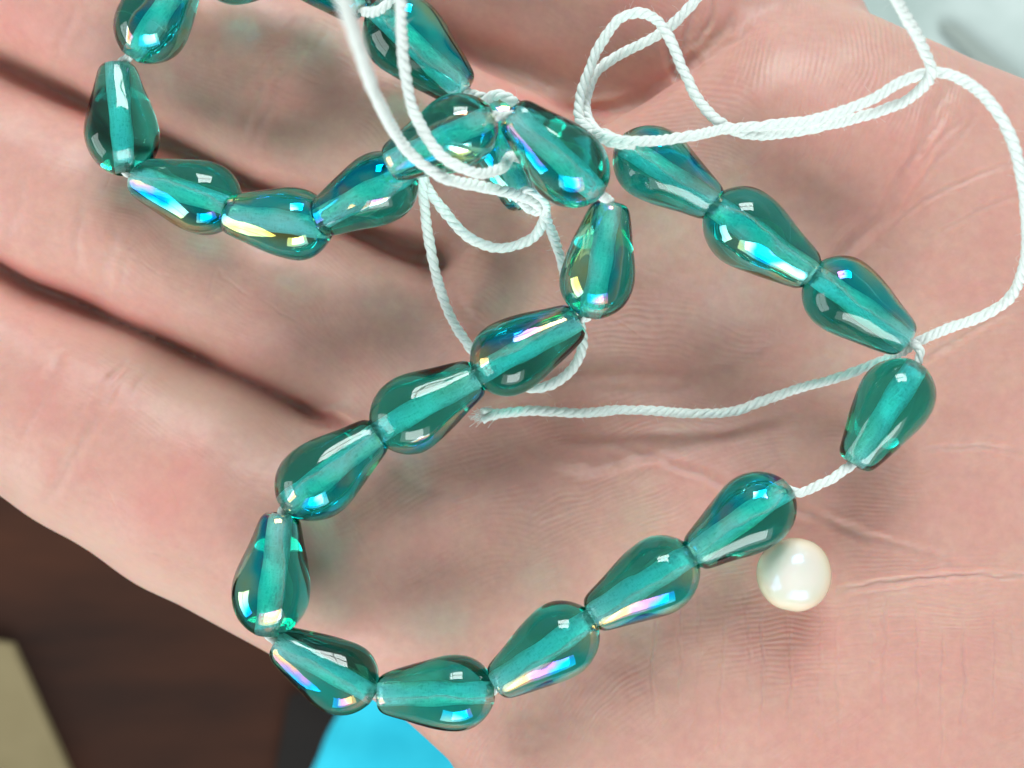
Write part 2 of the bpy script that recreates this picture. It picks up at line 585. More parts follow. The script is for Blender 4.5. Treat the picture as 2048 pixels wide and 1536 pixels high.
crease([(1400, 880), (1300, 905), (1180, 930), (1070, 900)], 14, 0.22)
crease([(2060, 905), (1950, 893), (1850, 900)], 6, 0.15)
crease([(2070, 1152), (1950, 1152), (1850, 1158), (1740, 1168), (1680, 1180)], 6, 0.26)
crease([(1900, 1170), (1800, 1178), (1700, 1195)], 4, 0.12)
crease([(1930, 1140), (1850, 1105), (1740, 1075), (1650, 1040), (1500, 990), (1350, 930), (1200, 880)], 9, 0.2)
crease([(1345, 40), (1335, 100), (1352, 150), (1390, 172)], 9, 0.3)
crease([(1395, 0), (1375, 60), (1360, 130)], 6, 0.22)
crease([(1430, -20), (1420, 40), (1390, 95)], 6, 0.22)
crease([(1470, 10), (1450, 60), (1400, 110), (1340, 145), (1260, 190)], 10, 0.28)
crease([(1500, 60), (1440, 100), (1380, 140)], 5, 0.14)
# joints of the fingers
crease([(122, 712), (98, 770), (70, 830), (40, 880)], 11.7, 0.202, 0.12)
crease([(238, 725), (205, 800), (165, 880), (120, 960), (95, 1010)], 13.0, 0.216, 0.12)
crease([(268, 735), (235, 775), (205, 830)], 7.8, 0.130, 0.12)
crease([(250, 720), (222, 760)], 6.5, 0.101, 0.12)
crease([(300, 745), (262, 790)], 6.5, 0.072, 0.12)
crease([(172, 395), (160, 450), (145, 545)], 11.7, 0.158, 0.12)
crease([(236, 445), (215, 520), (188, 620)], 14.3, 0.187, 0.12)
crease([(265, 470), (245, 540), (228, 600)], 7.8, 0.086, 0.12)
crease([(50, 330), (30, 420), (5, 500)], 10.4, 0.101, 0.12)
crease([(640, 20), (600, 90), (560, 160), (530, 230), (505, 300)], 10.4, 0.187, 0.12)
crease([(615, 20), (565, 100), (520, 180), (495, 240), (480, 300)], 10.4, 0.158, 0.12)
crease([(655, 60), (620, 110), (590, 160)], 6.5, 0.108, 0.12)
crease([(590, 40), (545, 90), (505, 150)], 6.5, 0.086, 0.12)
crease([(150, 20), (120, 90), (100, 140)], 9.1, 0.101, 0.12)
crease([(520, 1110), (470, 1150), (400, 1200)], 9.1, 0.072, 0.12)
crease([(740, 900), (820, 960), (900, 990), (1000, 990)], 13.0, 0.101, 0.12)
crease([(860, 560), (930, 620), (1000, 680)], 10.4, 0.108, 0.12)
crease([(1240, 245), (1330, 330), (1400, 400), (1480, 470)], 10.4, 0.072)
for x0 in (1310, 1362, 1405, 1448, 1490, 1530, 1575, 1585, 1640, 1675, 1735, 1770, 1830, 1885, 1935, 1990, 2030):
    j = random.uniform(-8, 8)
    y0 = random.uniform(1180, 1260)
    crease([(x0, y0), (x0 + j, y0 + 90), (x0 + j * 1.5, y0 + random.uniform(140, 300))], random.uniform(2.6, 3.8), random.uniform(0.04, 0.12))
for y0 in (1215, 1235, 1262, 1290, 1322, 1350):
    crease([(1640 + random.uniform(-90, 40), y0), (1800, y0 - 4 + random.uniform(-4, 4)), (1950 + random.uniform(-60, 90), y0 - 6)], 3.0, 0.035)
# short fine wrinkles, direction by region: (cx, cy, sx, sy, angle, spread, count)
for cx, cy, sx, sy, ang, spr, cnt in [(1900, 420, 130, 160, 28, 12, 26), (1950, 750, 90, 130, 15, 22, 16), (1650, 1400, 300, 110, 88, 10, 22),
                                       (1250, 1420, 160, 90, 55, 18, 18), (1500, 860, 260, 90, 10, 25, 18), (600, 850, 160, 90, -30, 14, 12),
                                       (300, 1000, 180, 110, -35, 16, 14), (420, 560, 160, 90, -30, 18, 12), (680, 190, 90, 80, -22, 8, 18),
                                       (1250, 640, 160, 90, -20, 18, 16), (900, 900, 160, 80, -15, 25, 12), (1560, 160, 200, 70, 70, 12, 12), (250, 450, 200, 120, 70, 12, 14),
                                       (700, 1150, 120, 110, -50, 25, 12), (1100, 60, 160, 60, -20, 20, 12)]:
    for _ in range(cnt):
        x = cx + random.gauss(0, sx * 0.6); y = cy + random.gauss(0, sy * 0.6)
        a = R_(ang + random.gauss(0, spr)); ln = random.uniform(25, 110)
        dx = math.cos(a) * ln / 2; dy = -math.sin(a) * ln / 2
        bend = random.uniform(-6, 6)
        crease([(x - dx, y - dy), (x + bend * math.sin(a), y + bend * math.cos(a)), (x + dx, y + dy)], random.uniform(2.2, 3.6), random.uniform(-0.02, 0.045), 0.1)

# friction ridges, half a millimetre apart: direction by region (deg above the horizontal)
wsum = np.zeros(nV) + 1e-3; rsum = np.zeros(nV)
for i, (cx, cy, sx, sy, ang, curv, amp) in enumerate([
        (1650, 190, 150, 110, 72, -0.0012, 1.2), (1430, 230, 90, 60, -12, 0.002, 1.0), (1250, 1080, 190, 130, 22, 0.0006, 1.2), (1250, 760, 260, 120, 4, 0.0008, 0.9),
        (1180, 1430, 200, 110, 52, 0.0006, 1.3), (1750, 1290, 300, 110, 2, 0.0002, 1.2), (1800, 1480, 260, 90, 30, 0.0004, 0.7), (1900, 700, 200, 150, 22, 0.0006, 0.6),
        (1500, 950, 200, 110, 12, 0.0006, 0.6), (1050, 560, 130, 110, -24, 0.001, 0.8), (900, 1040, 170, 130, 20, 0.0006, 0.8), (1600, 520, 220, 120, 60, 0.0008, 0.4),
        (680, 200, 110, 110, -18, 0.001, 0.7), (500, 420, 260, 160, -28, 0.0004, 0.4), (350, 900, 320, 190, -30, 0.0003, 0.35), (1100, 80, 200, 90, -18, 0.0006, 0.5)]):
    a = R_(ang)
    x = px - cx + 22 * vnoise(px, py, 120, 40 + i) + 5 * vnoise(px, py, 45, 60 + i)
    y = -(py - cy) + 22 * vnoise(px, py, 120, 80 + i) + 5 * vnoise(px, py, 45, 90 + i)
    u = x * math.cos(a) + y * math.sin(a)
    v = -x * math.sin(a) + y * math.cos(a)
    wgt = np.exp(-((px - cx) / sx) ** 2 - ((py - cy) / sy) ** 2) + 1e-4
    rsum += wgt ** 2 * amp * np.sin((v + curv * u * u) * 2 * math.pi / 10.5)
    wsum += wgt ** 2
disp += 0.021 * rsum / wsum * (0.7 + 0.5 * vnoise(px, py, 60, 33))

co2 = co + nor * (disp * topw)[:, None]
me.vertices.foreach_set("co", (co2 * MM).ravel())
me.polygons.foreach_set("use_smooth", [True] * len(me.polygons))
blush_and_shade = np.zeros(nV)  # red skin blotches, with the pearl's reddish shadow painted below it
for cx, cy, sx, sy, ang, s in [(375, 935, 45, 65, 0, .33), (130, 700, 120, 120, 0, .3), (20, 30, 110, 70, 0, .4), (1290, 30, 120, 60, 0, .35), (1380, 150, 110, 60, -30, .3), (1100, 140, 160, 50, 25, .15), (1620, 270, 160, 80, 0, .15), (1830, 330, 50, 90, 30, .15),
                               (1080, 900, 160, 60, -10, .3), (1590, 1290, 80, 60, 0, .3), (1500, 1000, 300, 60, 15, .2), (330, 1010, 130, 90, 30, .3), (1680, 420, 150, 100, 0, .15), (560, 200, 50, 60, 0, .3), (1750, 1500, 160, 60, 0, .2)]:
    blush_and_shade += s * gauss(px, py, cx, cy, sx, sy, ang)
for a_, b_, wd in [((0, 522), (300, 655), 26), ((300, 655), (700, 860), 26), ((0, 130), (280, 300), 26), ((280, 300), (640, 440), 24), ((640, 440), (840, 520), 24), ((870, 50), (1040, 195), 22), ((1040, 195), (1210, 225), 18)]:  # finger gaps: redder skin, also standing in for light bleeding through flesh
    ex, ey = b_[0] - a_[0], b_[1] - a_[1]
    tt = np.clip(((px - a_[0]) * ex + (py - a_[1]) * ey) / (ex * ex + ey * ey), 0, 1)
    dd = np.hypot(px - a_[0] - ex * tt, py - a_[1] - ey * tt)
    blush_and_shade = np.maximum(blush_and_shade, 0.75 * np.exp(-(dd / (wd * 0.55)) ** 2))
pale = np.zeros(nV)  # pale skin spots, plus lit finger edges painted into the colour
for cx, cy, sx, sy, ang, s in [(330, 740, 300, 50, 27, .6), (250, 1130, 420, 45, 32, .75), (1830, 60, 320, 35, 20, .6), (1400, 90, 60, 60, 60, .4), (1850, 1190, 250, 40, 0, .3), (600, 90, 60, 50, -50, .5), (650, 1150, 120, 50, 40, .3), (1950, 330, 80, 50, -30, .3), (1010, 150, 90, 25, 30, .5), (280, 560, 160, 40, 28, .15)]:
    pale += s * gauss(px, py, cx, cy, sx, sy, ang)
for nm, arr in (("blush_and_shade", blush_and_shade), ("pale", pale)):
    at = me.attributes.new(nm, 'FLOAT', 'POINT')
    at.data.foreach_set("value", np.clip(arr * 0.65, 0, 0.9).astype(np.float32))
me.update()
tag(hand, "open left hand, palm up, fingers pointing left, holding the bead strand and the pearl", "hand")

# height of the skin under a spot, for laying things on it
sel = topw > 0
bx = np.floor(px[sel] / 10).astype(int); by = np.floor(py[sel] / 10).astype(int)
HM = np.full((230, 180), -60.0)
ok = (bx >= -8) & (by >= -8) & (bx < 222) & (by < 172)
np.maximum.at(HM, (bx[ok] + 8, by[ok] + 8), co2[sel][ok][:, 2])


def skin_z(x, y, r=1):
    i = int(min(max(x / 10 + 8, r), 229 - r)); j = int(min(max(y / 10 + 8, r), 179 - r))
    return float(HM[i - r:i + r + 1, j - r:j + r + 1].max())


# ------------------------------------------------------------------ beads
def lathe(profile, seg=48):
    V = []; F = []
    n = len(profile)
    for z, r in profile:
        for s in range(seg):
            a = 2 * math.pi * s / seg
            V.append((r * math.cos(a), r * math.sin(a), z))
    for i in range(n - 1):
        for s in range(seg):
            a = i * seg + s; b = i * seg + (s + 1) % seg
            F.append((a, b, b + seg, a + seg))
    return V, F


def smooth_profile(p, per=5):
    p = np.array(p, float); out = []
    for i in range(len(p) - 1):
        p0 = p[max(i - 1, 0)]; p1 = p[i]; p2 = p[i + 1]; p3 = p[min(i + 2, len(p) - 1)]
        for k in range(per):
            f = k / per
            out.append(0.5 * (2 * p1 + (p2 - p0) * f + (2 * p0 - 5 * p1 + 4 * p2 - p3) * f ** 2 + (3 * p1 - p0 - 3 * p2 + p3) * f ** 3))
    out.append(p[-1])
    return [tuple(q) for q in out]


BL = 12.0
HR = 0.78
prof = smooth_profile([(0.35, HR), (0.06, HR + 0.12), (0.0, 1.05), (0.16, 1.55), (0.6, 1.95), (1.4, 2.25), (2.8, 2.68), (4.4, 3.18), (6.0, 3.60), (7.4, 3.80), (8.7, 3.74),
                       (9.8, 3.40), (10.7, 2.82), (11.4, 2.05), (11.83, 1.3), (11.97, HR + 0.14), (11.7, HR)])
prof = [(z - BL / 2, r) for z, r in prof]
bV, bF = lathe(prof, 64)
hV, hF = lathe([(0.33 - BL / 2, HR + 0.004), (BL / 4 - BL / 2, HR - 0.02), (0, HR), (BL / 4, HR - 0.015), (11.72 - BL / 2, HR + 0.004)], 32)
def pressed(V, seed):
    """small unevenness of pressed glass"""
    r = np.random.default_rng(seed)
    A = np.array(V); ph = r.uniform(0, 6.28, 6)
    an = np.arctan2(A[:, 1], A[:, 0]); z = A[:, 2]
    rr = np.hypot(A[:, 0], A[:, 1])
    k = np.clip((rr - 1.0) / 1.5, 0, 1)
    f = 1 + k * (0.018 * np.sin(2 * an + ph[0]) + 0.010 * np.sin(3 * an + ph[1] + 0.5 * z) + 0.014 * np.sin(z * 0.7 + ph[2]) + 0.006 * np.sin(5 * an + z * 1.3 + ph[3]))
    seam = 1 + 0.010 * k * np.exp(-(np.sin(an + ph[4]) / 0.05) ** 2)
    A[:, 0] *= f * seam; A[:, 1] *= f * seam
    return A


bodies = [mesh_obj("glass_body", pressed(bV, q), bF, M_GLASS) for q in range(5)]
hole0 = mesh_obj("drill_hole", hV, hF, M_BORE)
for o_ in bodies + [hole0]:
    COL.objects.unlink(o_)

# narrow end (px, py, z), wide end (px, py, z), direction of the coated side (x, y, z in the picture), label
BEADS = [
    ("A", (384, -72, 0), (262, 112, -0.5), (0.7, -0.5, 0.1), "pale teal teardrop bead with violet glint, cut by the frame at the top left"),
    ("B", (234, 130, -1.2), (250, 346, -1), (-0.6, -0.2, -0.9), "upright teal teardrop bead at the far left, with a short white cord gap above it"),
    ("C", (268, 352, -1.5), (476, 418, -1), (0.2, -0.9, 0.1), "dark teal teardrop bead across the gap between two fingers, lower left of the small loop"),
    ("D", (456, 428, -0.5), (652, 458, 0), (-0.5, -0.5, 0.9), "yellow and violet shimmering teardrop bead at the bottom of the small loop at left"),
    ("E", (636, 440, 1), (820, 345, 2.5), (-0.7, 0.5, 0.4), "teal teardrop bead with a bright cyan flank under the two hanging cords' left side"),
    ("F", (778, 328, 6.5), (985, 232, 7.5), (0.1, -1, 0.25), "teardrop bead with a white glint crossed by two white cords, on top of the pile"),
    ("G", (1024, 226, 10), (1196, 388, 6.5), (-0.8, -0.7, 0.1), "large teardrop bead with blue streak and white glint at the crossing of the strand"),
    ("H", (1222, 407, 3), (1180, 632, 1), (-0.8, 0.1, 0.6), "teardrop bead with yellow and green stripes hanging below the crossing"),
    ("I", (1155, 640, 0), (952, 752, -0.5), (-0.3, 0.9, -0.1), "dark teal teardrop bead lying in the hollow of the palm above the cord's frayed end"),
    ("J", (955, 752, -0.8), (752, 868, -1), (0.4, -0.6, -0.6), "dark teal teardrop bead left of the cord's frayed end, in mid diagonal"),
    ("K", (757, 866, -1), (568, 1012, -0.5), (0.6, -0.8, 0.1), "dark teal teardrop bead with blue rim at the lower end of the diagonal row"),
    ("L", (562, 1030, -0.5), (532, 1268, 0.2), (-0.9, 0.1, 0.5), "upright teardrop bead with yellow and blue left flank, lowest on the left"),
    ("M", (554, 1284, 0), (746, 1390, 0), (-0.3, -0.8, 0.2), "teardrop bead jutting over the hand's edge above the dark table"),
    ("O", (758, 1388, 0), (986, 1384, 0.3), (0.1, -1.0, 0.1), "pale teal teardrop bead above the blue cloth, at the lowest point of the strand"),
    ("Q", (992, 1368, 0.3), (1184, 1236, 0.3), (0.1, -1.0, 0.0), "teardrop bead with long blue white glint, right of the strand's lowest bead"),
    ("R", (1184, 1232, 0.2), (1386, 1108, 0.2), (0.3, -1.0, 0.1), "teardrop bead with green stripe and white glint, third from the free cord gap"),
    ("S", (1386, 1110, 0.2), (1576, 976, 0), (-0.6, 0.8, -0.1), "dark teal teardrop bead right above and left of the cream pearl"),
    ("T", (1708, 926, 0), (1834, 730, 0.5), (0.4, -0.4, -0.9), "upright teardrop bead with a bright blue patch, farthest right on the strand"),
    ("U", (1812, 682, 0.2), (1622, 545, 0.2), (0.6, 0.8, 0.1), "teardrop bead with blue upper edge, just above the cord knot at right"),
    ("V", (1622, 548, 0.2), (1422, 408, 0.2), (-0.7, -0.6, 0.1), "dark teal teardrop bead in the middle of the upper right row of three"),
    ("X", (1430, 410, 0.2), (1240, 285, 0.2), (0.5, 0.8, 0.2), "teardrop bead whose blue round end lies under the thick white cord"),
    ("Y", (1052, 410, -1.5), (974, 196, -1.5), (-0.4, -0.6, 0.3), "teardrop bead mostly hidden below the pile where the strand crosses itself"),
    ("Z", (926, 182, -0.5), (748, 14, 0.5), (0.7, 0.5, 0.2), "long pale teal teardrop bead behind the right hanging cord near the top"),
    ("AA", (722, 18, 1.5), (560, -130, 0.5), (0.3, -0.5, 0.8), "blue and yellow glinting teardrop bead cut by the top edge under the thick blurred cord"),
    ("BB", (612, -84, 0.5), (398, -56, 0.5), (0.0, 0.5, -0.8), "teal teardrop bead of which only the lower rim shows at the top edge"),
]
LENS = {}
bead_ends = {}
for key, n_, w_, coat, label in BEADS:
    a = P(*n_); b = P(*w_)
    ax = (b - a)
    plen = ax.length
    s = min(max(plen / (BL - 0.35), 0.94), 1.05)
    ax.normalize()
    mid = (a + b) / 2
    c = Vector(coat); c = (c - ax * c.dot(ax))
    if c.length < 1e-3: c = Vector((0, 0, 1)) - ax * ax.z
    c.normalize()
    yv = ax.cross(c)
    R = Matrix((c, yv, ax)).transposed()
    root = bpy.data.objects.new("glass_bead", None)
    root.empty_display_size = 0.002
    COL.objects.link(root)
    root.matrix_world = Matrix.Translation(mid * MM) @ R.to_4x4() @ Matrix.Scale(s, 4)
    tag(root, label, "bead", "teal glass teardrop beads threaded on the white cord")
    for src in (bodies[len(LENS) % 5], hole0):
        ch = src.copy(); COL.objects.link(ch); ch.parent = root
    a2 = mid - ax * (BL / 2 * s); b2 = mid + ax * (BL / 2 * s)
    bead_ends[key] = (a2, b2)
    LENS[key] = (mid, ax)


# ------------------------------------------------------------------ cords
def catmull(pts, step=0.14, closed=False):
    pts = [Vector(p) for p in pts]
    n = len(pts)
    dense = []
    rngi = range(n) if closed else range(n - 1)
    for i in rngi:
        g = (lambda k: pts[k % n]) if closed else (lambda k: pts[min(max(k, 0), n - 1)])
        p0, p1, p2, p3 = g(i - 1), g(i), g(i + 1), g(i + 2)
        # centripetal-like: plain Catmull-Rom with limited tangents
        d = (p2 - p1).length
        t1 = (p2 - p0); t2 = (p3 - p1)
        l0 = (p1 - p0).length + d; l2 = (p3 - p2).length + d
        t1 = t1 / max(l0, 1e-6) * d; t2 = t2 / max(l2, 1e-6) * d
        m = max(2, int(d / 0.05))
        for k in range(m):
            f = k / m
            h00 = 2 * f ** 3 - 3 * f ** 2 + 1; h10 = f ** 3 - 2 * f ** 2 + f
            h01 = -2 * f ** 3 + 3 * f ** 2; h11 = f ** 3 - f ** 2
            dense.append(p1 * h00 + t1 * h10 + p2 * h01 + t2 * h11)
    if not closed: dense.append(pts[-1])
    A = np.array([tuple(p) for p in dense])
    if closed: A = np.vstack([A, A[:1]])
    s = np.concatenate([[0], np.cumsum(np.linalg.norm(np.diff(A, axis=0), axis=1))])
    m = max(3, int(s[-1] / step))
    t = np.linspace(0, s[-1], m)
    return np.stack([np.interp(t, s, A[:, c]) for c in range(3)], 1), t


def frames(C):
    T = np.gradient(C, axis=0); T /= np.linalg.norm(T, axis=1)[:, None] + 1e-9
    U = np.zeros_like(C)
    u = np.cross(T[0], (0, 0, 1.0)); u /= np.linalg.norm(u) + 1e-9
    for i in range(len(C)):
        u = u - T[i] * (u @ T[i]); u /= np.linalg.norm(u) + 1e-9
        U[i] = u
    return T, U, np.cross(T, U)


def tube(C, rad, sides, V, F):
    T, U, W = frames(C)
    base = len(V)
    rad = np.broadcast_to(rad, (len(C),))
    for i in range(len(C)):
        for s in range(sides):
            a = 2 * math.pi * s / sides
            V.append(C[i] + rad[i] * (math.cos(a) * U[i] + math.sin(a) * W[i]))
    for i in range(len(C) - 1):
        for s in range(sides):
            a = base + i * sides + s; b = base + i * sides + (s + 1) % sides
            F.append((a, b, b + sides, a + sides))
    F.append(tuple(base + s for s in range(sides))[::-1])
    F.append(tuple(base + (len(C) - 1) * sides + s for s in range(sides)))


def cord(name, pts, label, dia=1.12, pitch=2.7, closed=False, fuzz=2.2, fray_end=False, parts_only=None, cat="cord"):
    C, t = catmull(pts, 0.15, closed)
    T, U, W = frames(C)
    wob = np.stack([np.interp(t, np.arange(0, t[-1] + 3, 1.3), rng.normal(0, 0.03, len(np.arange(0, t[-1] + 3, 1.3)))) for _ in range(3)], 1)
    C = C + wob
    root = bpy.data.objects.new(name, None); root.empty_display_size = 0.002
    COL.objects.link(root)
    tag(root, label, cat)
    dia *= 0.9
    hr = dia * 0.235; pr = dia * 0.305
    tw = np.interp(t, np.arange(0, t[-1] + 6, 2.7), rng.normal(0, 0.75, len(np.arange(0, t[-1] + 6, 2.7))))
    fl = np.interp(t, np.arange(0, t[-1] + 3, 1.1), rng.normal(1, 0.07, len(np.arange(0, t[-1] + 3, 1.1))))
    end = len(C)
    for p in range(3):
        ph = 2 * math.pi * p / 3 - 2 * math.pi * t / pitch + tw
        spread = np.ones(len(C))
        if fray_end:
            e = np.clip((t - (t[-1] - 1.8)) / 1.8, 0, 1)
            spread = 1 + 1.5 * e ** 1.5
            ph = 2 * math.pi * p / 3 - 2 * math.pi * np.minimum(t, t[-1] - 1.0) / pitch + tw
        S = C + (hr * spread)[:, None] * (np.cos(ph)[:, None] * U + np.sin(ph)[:, None] * W)
        V = []; F = []
        tube(S, pr * (1 + 0.22 * (spread - 1)) * (1 + 0.05 * np.sin(t * 3.1 + p)) * fl, 8, V, F)
        mesh_obj("strand", V, F, M_CORD, root)
    # loose fibres standing off the cord
    V = []; F = []
    nf = int(t[-1] * fuzz * 1.8)
    for _ in range(nf):
        i = rng.integers(1, len(C) - 2)
        a = rng.uniform(0, 2 * math.pi)
        d0 = math.cos(a) * U[i] + math.sin(a) * W[i]
        d1 = T[i] * rng.choice([-1, 1]) * rng.uniform(0.3, 1.4) + d0 * rng.uniform(0.3, 1.0) + rng.normal(0, 0.3, 3)
        d1 /= np.linalg.norm(d1)
        l = rng.uniform(0.2, 0.75)
        p0 = C[i] + d0 * dia * 0.45
        bend = rng.normal(0, 0.35, 3)
        Q_ = np.array([p0 + d1 * l * f + bend * l * f * f for f in (0, 0.35, 0.7, 1.0)])
        tube(Q_, 0.011, 3, V, F)
    if fray_end:
        for _ in range(90):
            i = len(C) - rng.integers(1, 8)
            off = rng.normal(0, 0.30, 3)
            d1 = T[-1] + rng.normal(0, 0.28, 3); d1 /= np.linalg.norm(d1)
            l = rng.uniform(0.3, 1.2)
            p0 = C[i] + off
            bend = rng.normal(0, 0.3, 3)
            Q_ = np.array([p0 + d1 * l * f + bend * l * f * f for f in (0, 0.35, 0.7, 1.0)])
            tube(Q_, 0.028, 4, V, F)
    if V:
        f_ = mesh_obj("fuzz", V, F, M_CORD, root)
        f_["kind"] = "stuff"
    return root


order = ["A", "B", "C", "D", "E", "F", "G", "H", "I", "J", "K", "L", "M", "O", "Q", "R", "S", "T", "U", "V", "X", "Y", "Z", "AA", "BB"]
loop = []
extra_after = {"S": [P(1600, 985, 0.0), P(1650, 965, 0.2), P(1690, 940, 0.2)], "T": [P(1840, 706, 0.6), P(1832, 690, 0.5)], "F": [P(1003, 233, 9.2)],
               "X": [P(1200, 268, -1.5), P(1120, 330, -3.2), P(1080, 410, -2.4)], "Y": [], "Z": [P(738, 22, 1.5)]}
for k in order:
    a, b = bead_ends[k]
    ax = LENS[k][1]
    loop += [a + ax * 0.5, LENS[k][0], b - ax * 0.5]
    loop += extra_after.get(k, [])
cord("threading_cord", loop, "white twisted cord threaded through all the beads, showing in the gaps between them", dia=1.05, closed=True, fuzz=0.4)


def path(*pts):
    return [P(*p) for p in pts]


cord("hanging_cord", path((668, -70, 56), (690, 5, 46), (722, 110, 32), (760, 210, 21), (815, 300, 13), (880, 352, 11.6), (960, 372, 8), (1030, 388, 4.5), (1078, 412, 2), (1102, 460, -1), (1122, 520, -3.2),
                          (1140, 590, -4.6), (1160, 645, -4.6), (1165, 695, -5), (1143, 740, -5.6), (1105, 768, -6.0), (1060, 776, -6.2), (1000, 750, -6.2), (945, 700, -6.2), (905, 640, -5.6), (878, 570, -5.0), (860, 490, -4.2), (850, 420, -3.2), (846, 368, -2), (860, 300, -1.5)),
     "thick blurred white cord, left of the two hanging in from the top edge", dia=1.15, fuzz=2.0)
cord("looping_cord", path((800, -70, 24), (801, 0, 21), (806, 100, 17), (822, 205, 14.2), (850, 268, 13.2), (890, 318, 12.8), (950, 345, 12), (1000, 338, 8.5), (1026, 312, 2.6), (1062, 330, 1.2), (1085, 385, 1.2), (1090, 430, 0.5), (1066, 475, -1.0),
                          (1000, 496, -2.2), (940, 476, -2.6), (895, 430, -2.8), (858, 380, -2.6), (840, 330, -2.2)),
     "white cord beside the thick blurred one, curling into a small loop below the pile", dia=1.12, fuzz=2.4)
cord("knot_cord", path((1030, 400, 1.8), (1055, 380, 4.6), (1085, 398, 4.4), (1090, 425, 2.0), (1060, 420, 1.0), (1040, 402, 3.0)),
     "small tangle of white cord knotted around the two cords below the pile", dia=0.85, fuzz=6)
cord("long_cord", path((1440, -60, 3), (1385, 6, 2), (1330, 60, 1), (1275, 92, 0), (1225, 118, -1), (1190, 150, -1.2), (1172, 200, -1), (1180, 245, 0.5), (1212, 274, 3.6), (1290, 283, 5.2), (1380, 272, 4.4), (1450, 258, 3.6), (1540, 250, 4.4), (1640, 236, 6),
                       (1740, 200, 7.5), (1800, 165, 8.4), (1860, 146, 9.4), (1915, 156, 10.6), (1970, 195, 12), (2015, 260, 12.5), (2040, 340, 12), (2052, 430, 10), (2048, 530, 7), (2022, 592, 4.5), (1975, 628, 2.6), (1900, 656, 1.0), (1838, 682, -0.4),
                       (1790, 710, -3.8), (1730, 735, -5.2), (1670, 757, -5.8), (1600, 776, -6.4), (1530, 800, -6.8), (1470, 822, -7.2), (1400, 828, -7.4), (1320, 822, -7.4), (1230, 820, -7.2), (1150, 826, -7.2), (1060, 822, -7.0), (965, 832, -6.6)),
     "long white cord sweeping round the right side to a frayed end", dia=1.12, fuzz=2.2, fray_end=True)
cord("curled_cord", path((1765, -60, 18), (1797, 6, 15), (1830, 66, 12.5), (1852, 110, 11), (1862, 148, 10.2), (1848, 174, 8.6), (1805, 204, 7.0), (1740, 228, 5.8), (1650, 252, 4.4), (1560, 268, 3.2), (1490, 268, 2.8), (1438, 243, 3.2), (1400, 205, 3.4), (1372, 150, 3.8), (1345, 90, 4.2),
                         (1318, 45, 4.2), (1280, 26, 4), (1240, 38, 3), (1205, 82, 1.8), (1178, 140, 0.8), (1160, 195, 0.4), (1160, 240, 1.0), (1190, 270, 2.2), (1230, 286, 3.6), (1270, 290, 3.8)),
     "white cord with an open loop at the top, lying along the long cord", dia=1.12, fuzz=3.2)
cord("short_cord", path((820, -60, 8), (790, -10, 6), (764, 16, 5.0), (742, 26, 3.4), (728, 24, 2.2)), "short white cord end between the two beads at the top edge", dia=1.05, fuzz=1)
cord("arched_cord", path((955, 235, -2.5), (968, 205, 1.4), (998, 190, 3.4), (1024, 200, 3.0), (1040, 222, 0.6), (1050, 250, -1)), "short white cord arching behind the pile beside the large bead", dia=1.1, fuzz=1)

# ------------------------------------------------------------------ pearl
pz = skin_z(1587, 1150, 4) + 3.65
pc = P(1587, 1150, pz)
seg = 56; rings = 40
V = []; F = []
for i in range(rings + 1):
    th = math.pi * i / rings
    for s in range(seg):
        ph = 2 * math.pi * s / seg
        x = math.sin(th) * math.cos(ph); y = math.sin(th) * math.sin(ph); z = math.cos(th)
        u = (x + y) / math.sqrt(2)
        v = (x - y) / math.sqrt(2)
        r = 3.76 * (1 + 0.0 * u)
        uu = u * (1.05 if u > 0 else 0.99)
        vv = v * (1 - 0.07 * max(u, 0) ** 2) * 1.0
        x2 = (uu + vv) / math.sqrt(2); y2 = (uu - vv) / math.sqrt(2)
        dent = 1 - 0.03 * math.exp(-((x + .80) ** 2 + (y + .38) ** 2 + (z - .42) ** 2) / 0.012) - 0.03 * math.exp(-((x + .2) ** 2 + (y + .9) ** 2) / 0.05) + 0.005 * math.sin(4 * x + 3 * z) * math.sin(3 * y)
        V.append((x2 * r * dent, y2 * r * dent, z * r * dent))
for i in range(rings):
    for s in range(seg):
        a = i * seg + s; b = i * seg + (s + 1) % seg
        F.append((a, a + seg, b + seg, b))
pearl = mesh_obj("pearl", V, F, M_PEARL)
pearl.location = pc * MM
tag(pearl, "single loose cream pearl lying on the palm beside the teal beads", "pearl")

# ------------------------------------------------------------------ background below the hand
ZT = -165.0


def slab(name, pxs, z, th, mat, rough=0.0, label=None, cat=None, kind=None, bevel=1.0, wob=0.0):
    top = [P(x, y, z) for x, y in pxs]
    n = len(top)
    V = [tuple(p) for p in top] + [(p.x, p.y, p.z - th) for p in top]
    F = [tuple(range(n))[::-1], tuple(range(n, 2 * n))] + [((i + 1) % n, i, i + n, (i + 1) % n + n) for i in range(n)]
    F = [tuple(reversed(f)) for f in F]
    o = mesh_obj(name, V, F, mat, smooth=False)
    bv = o.modifiers.new("bevel", 'BEVEL'); bv.width = bevel * MM; bv.segments = 3
    tag(o, label, cat, None, kind)
    return o


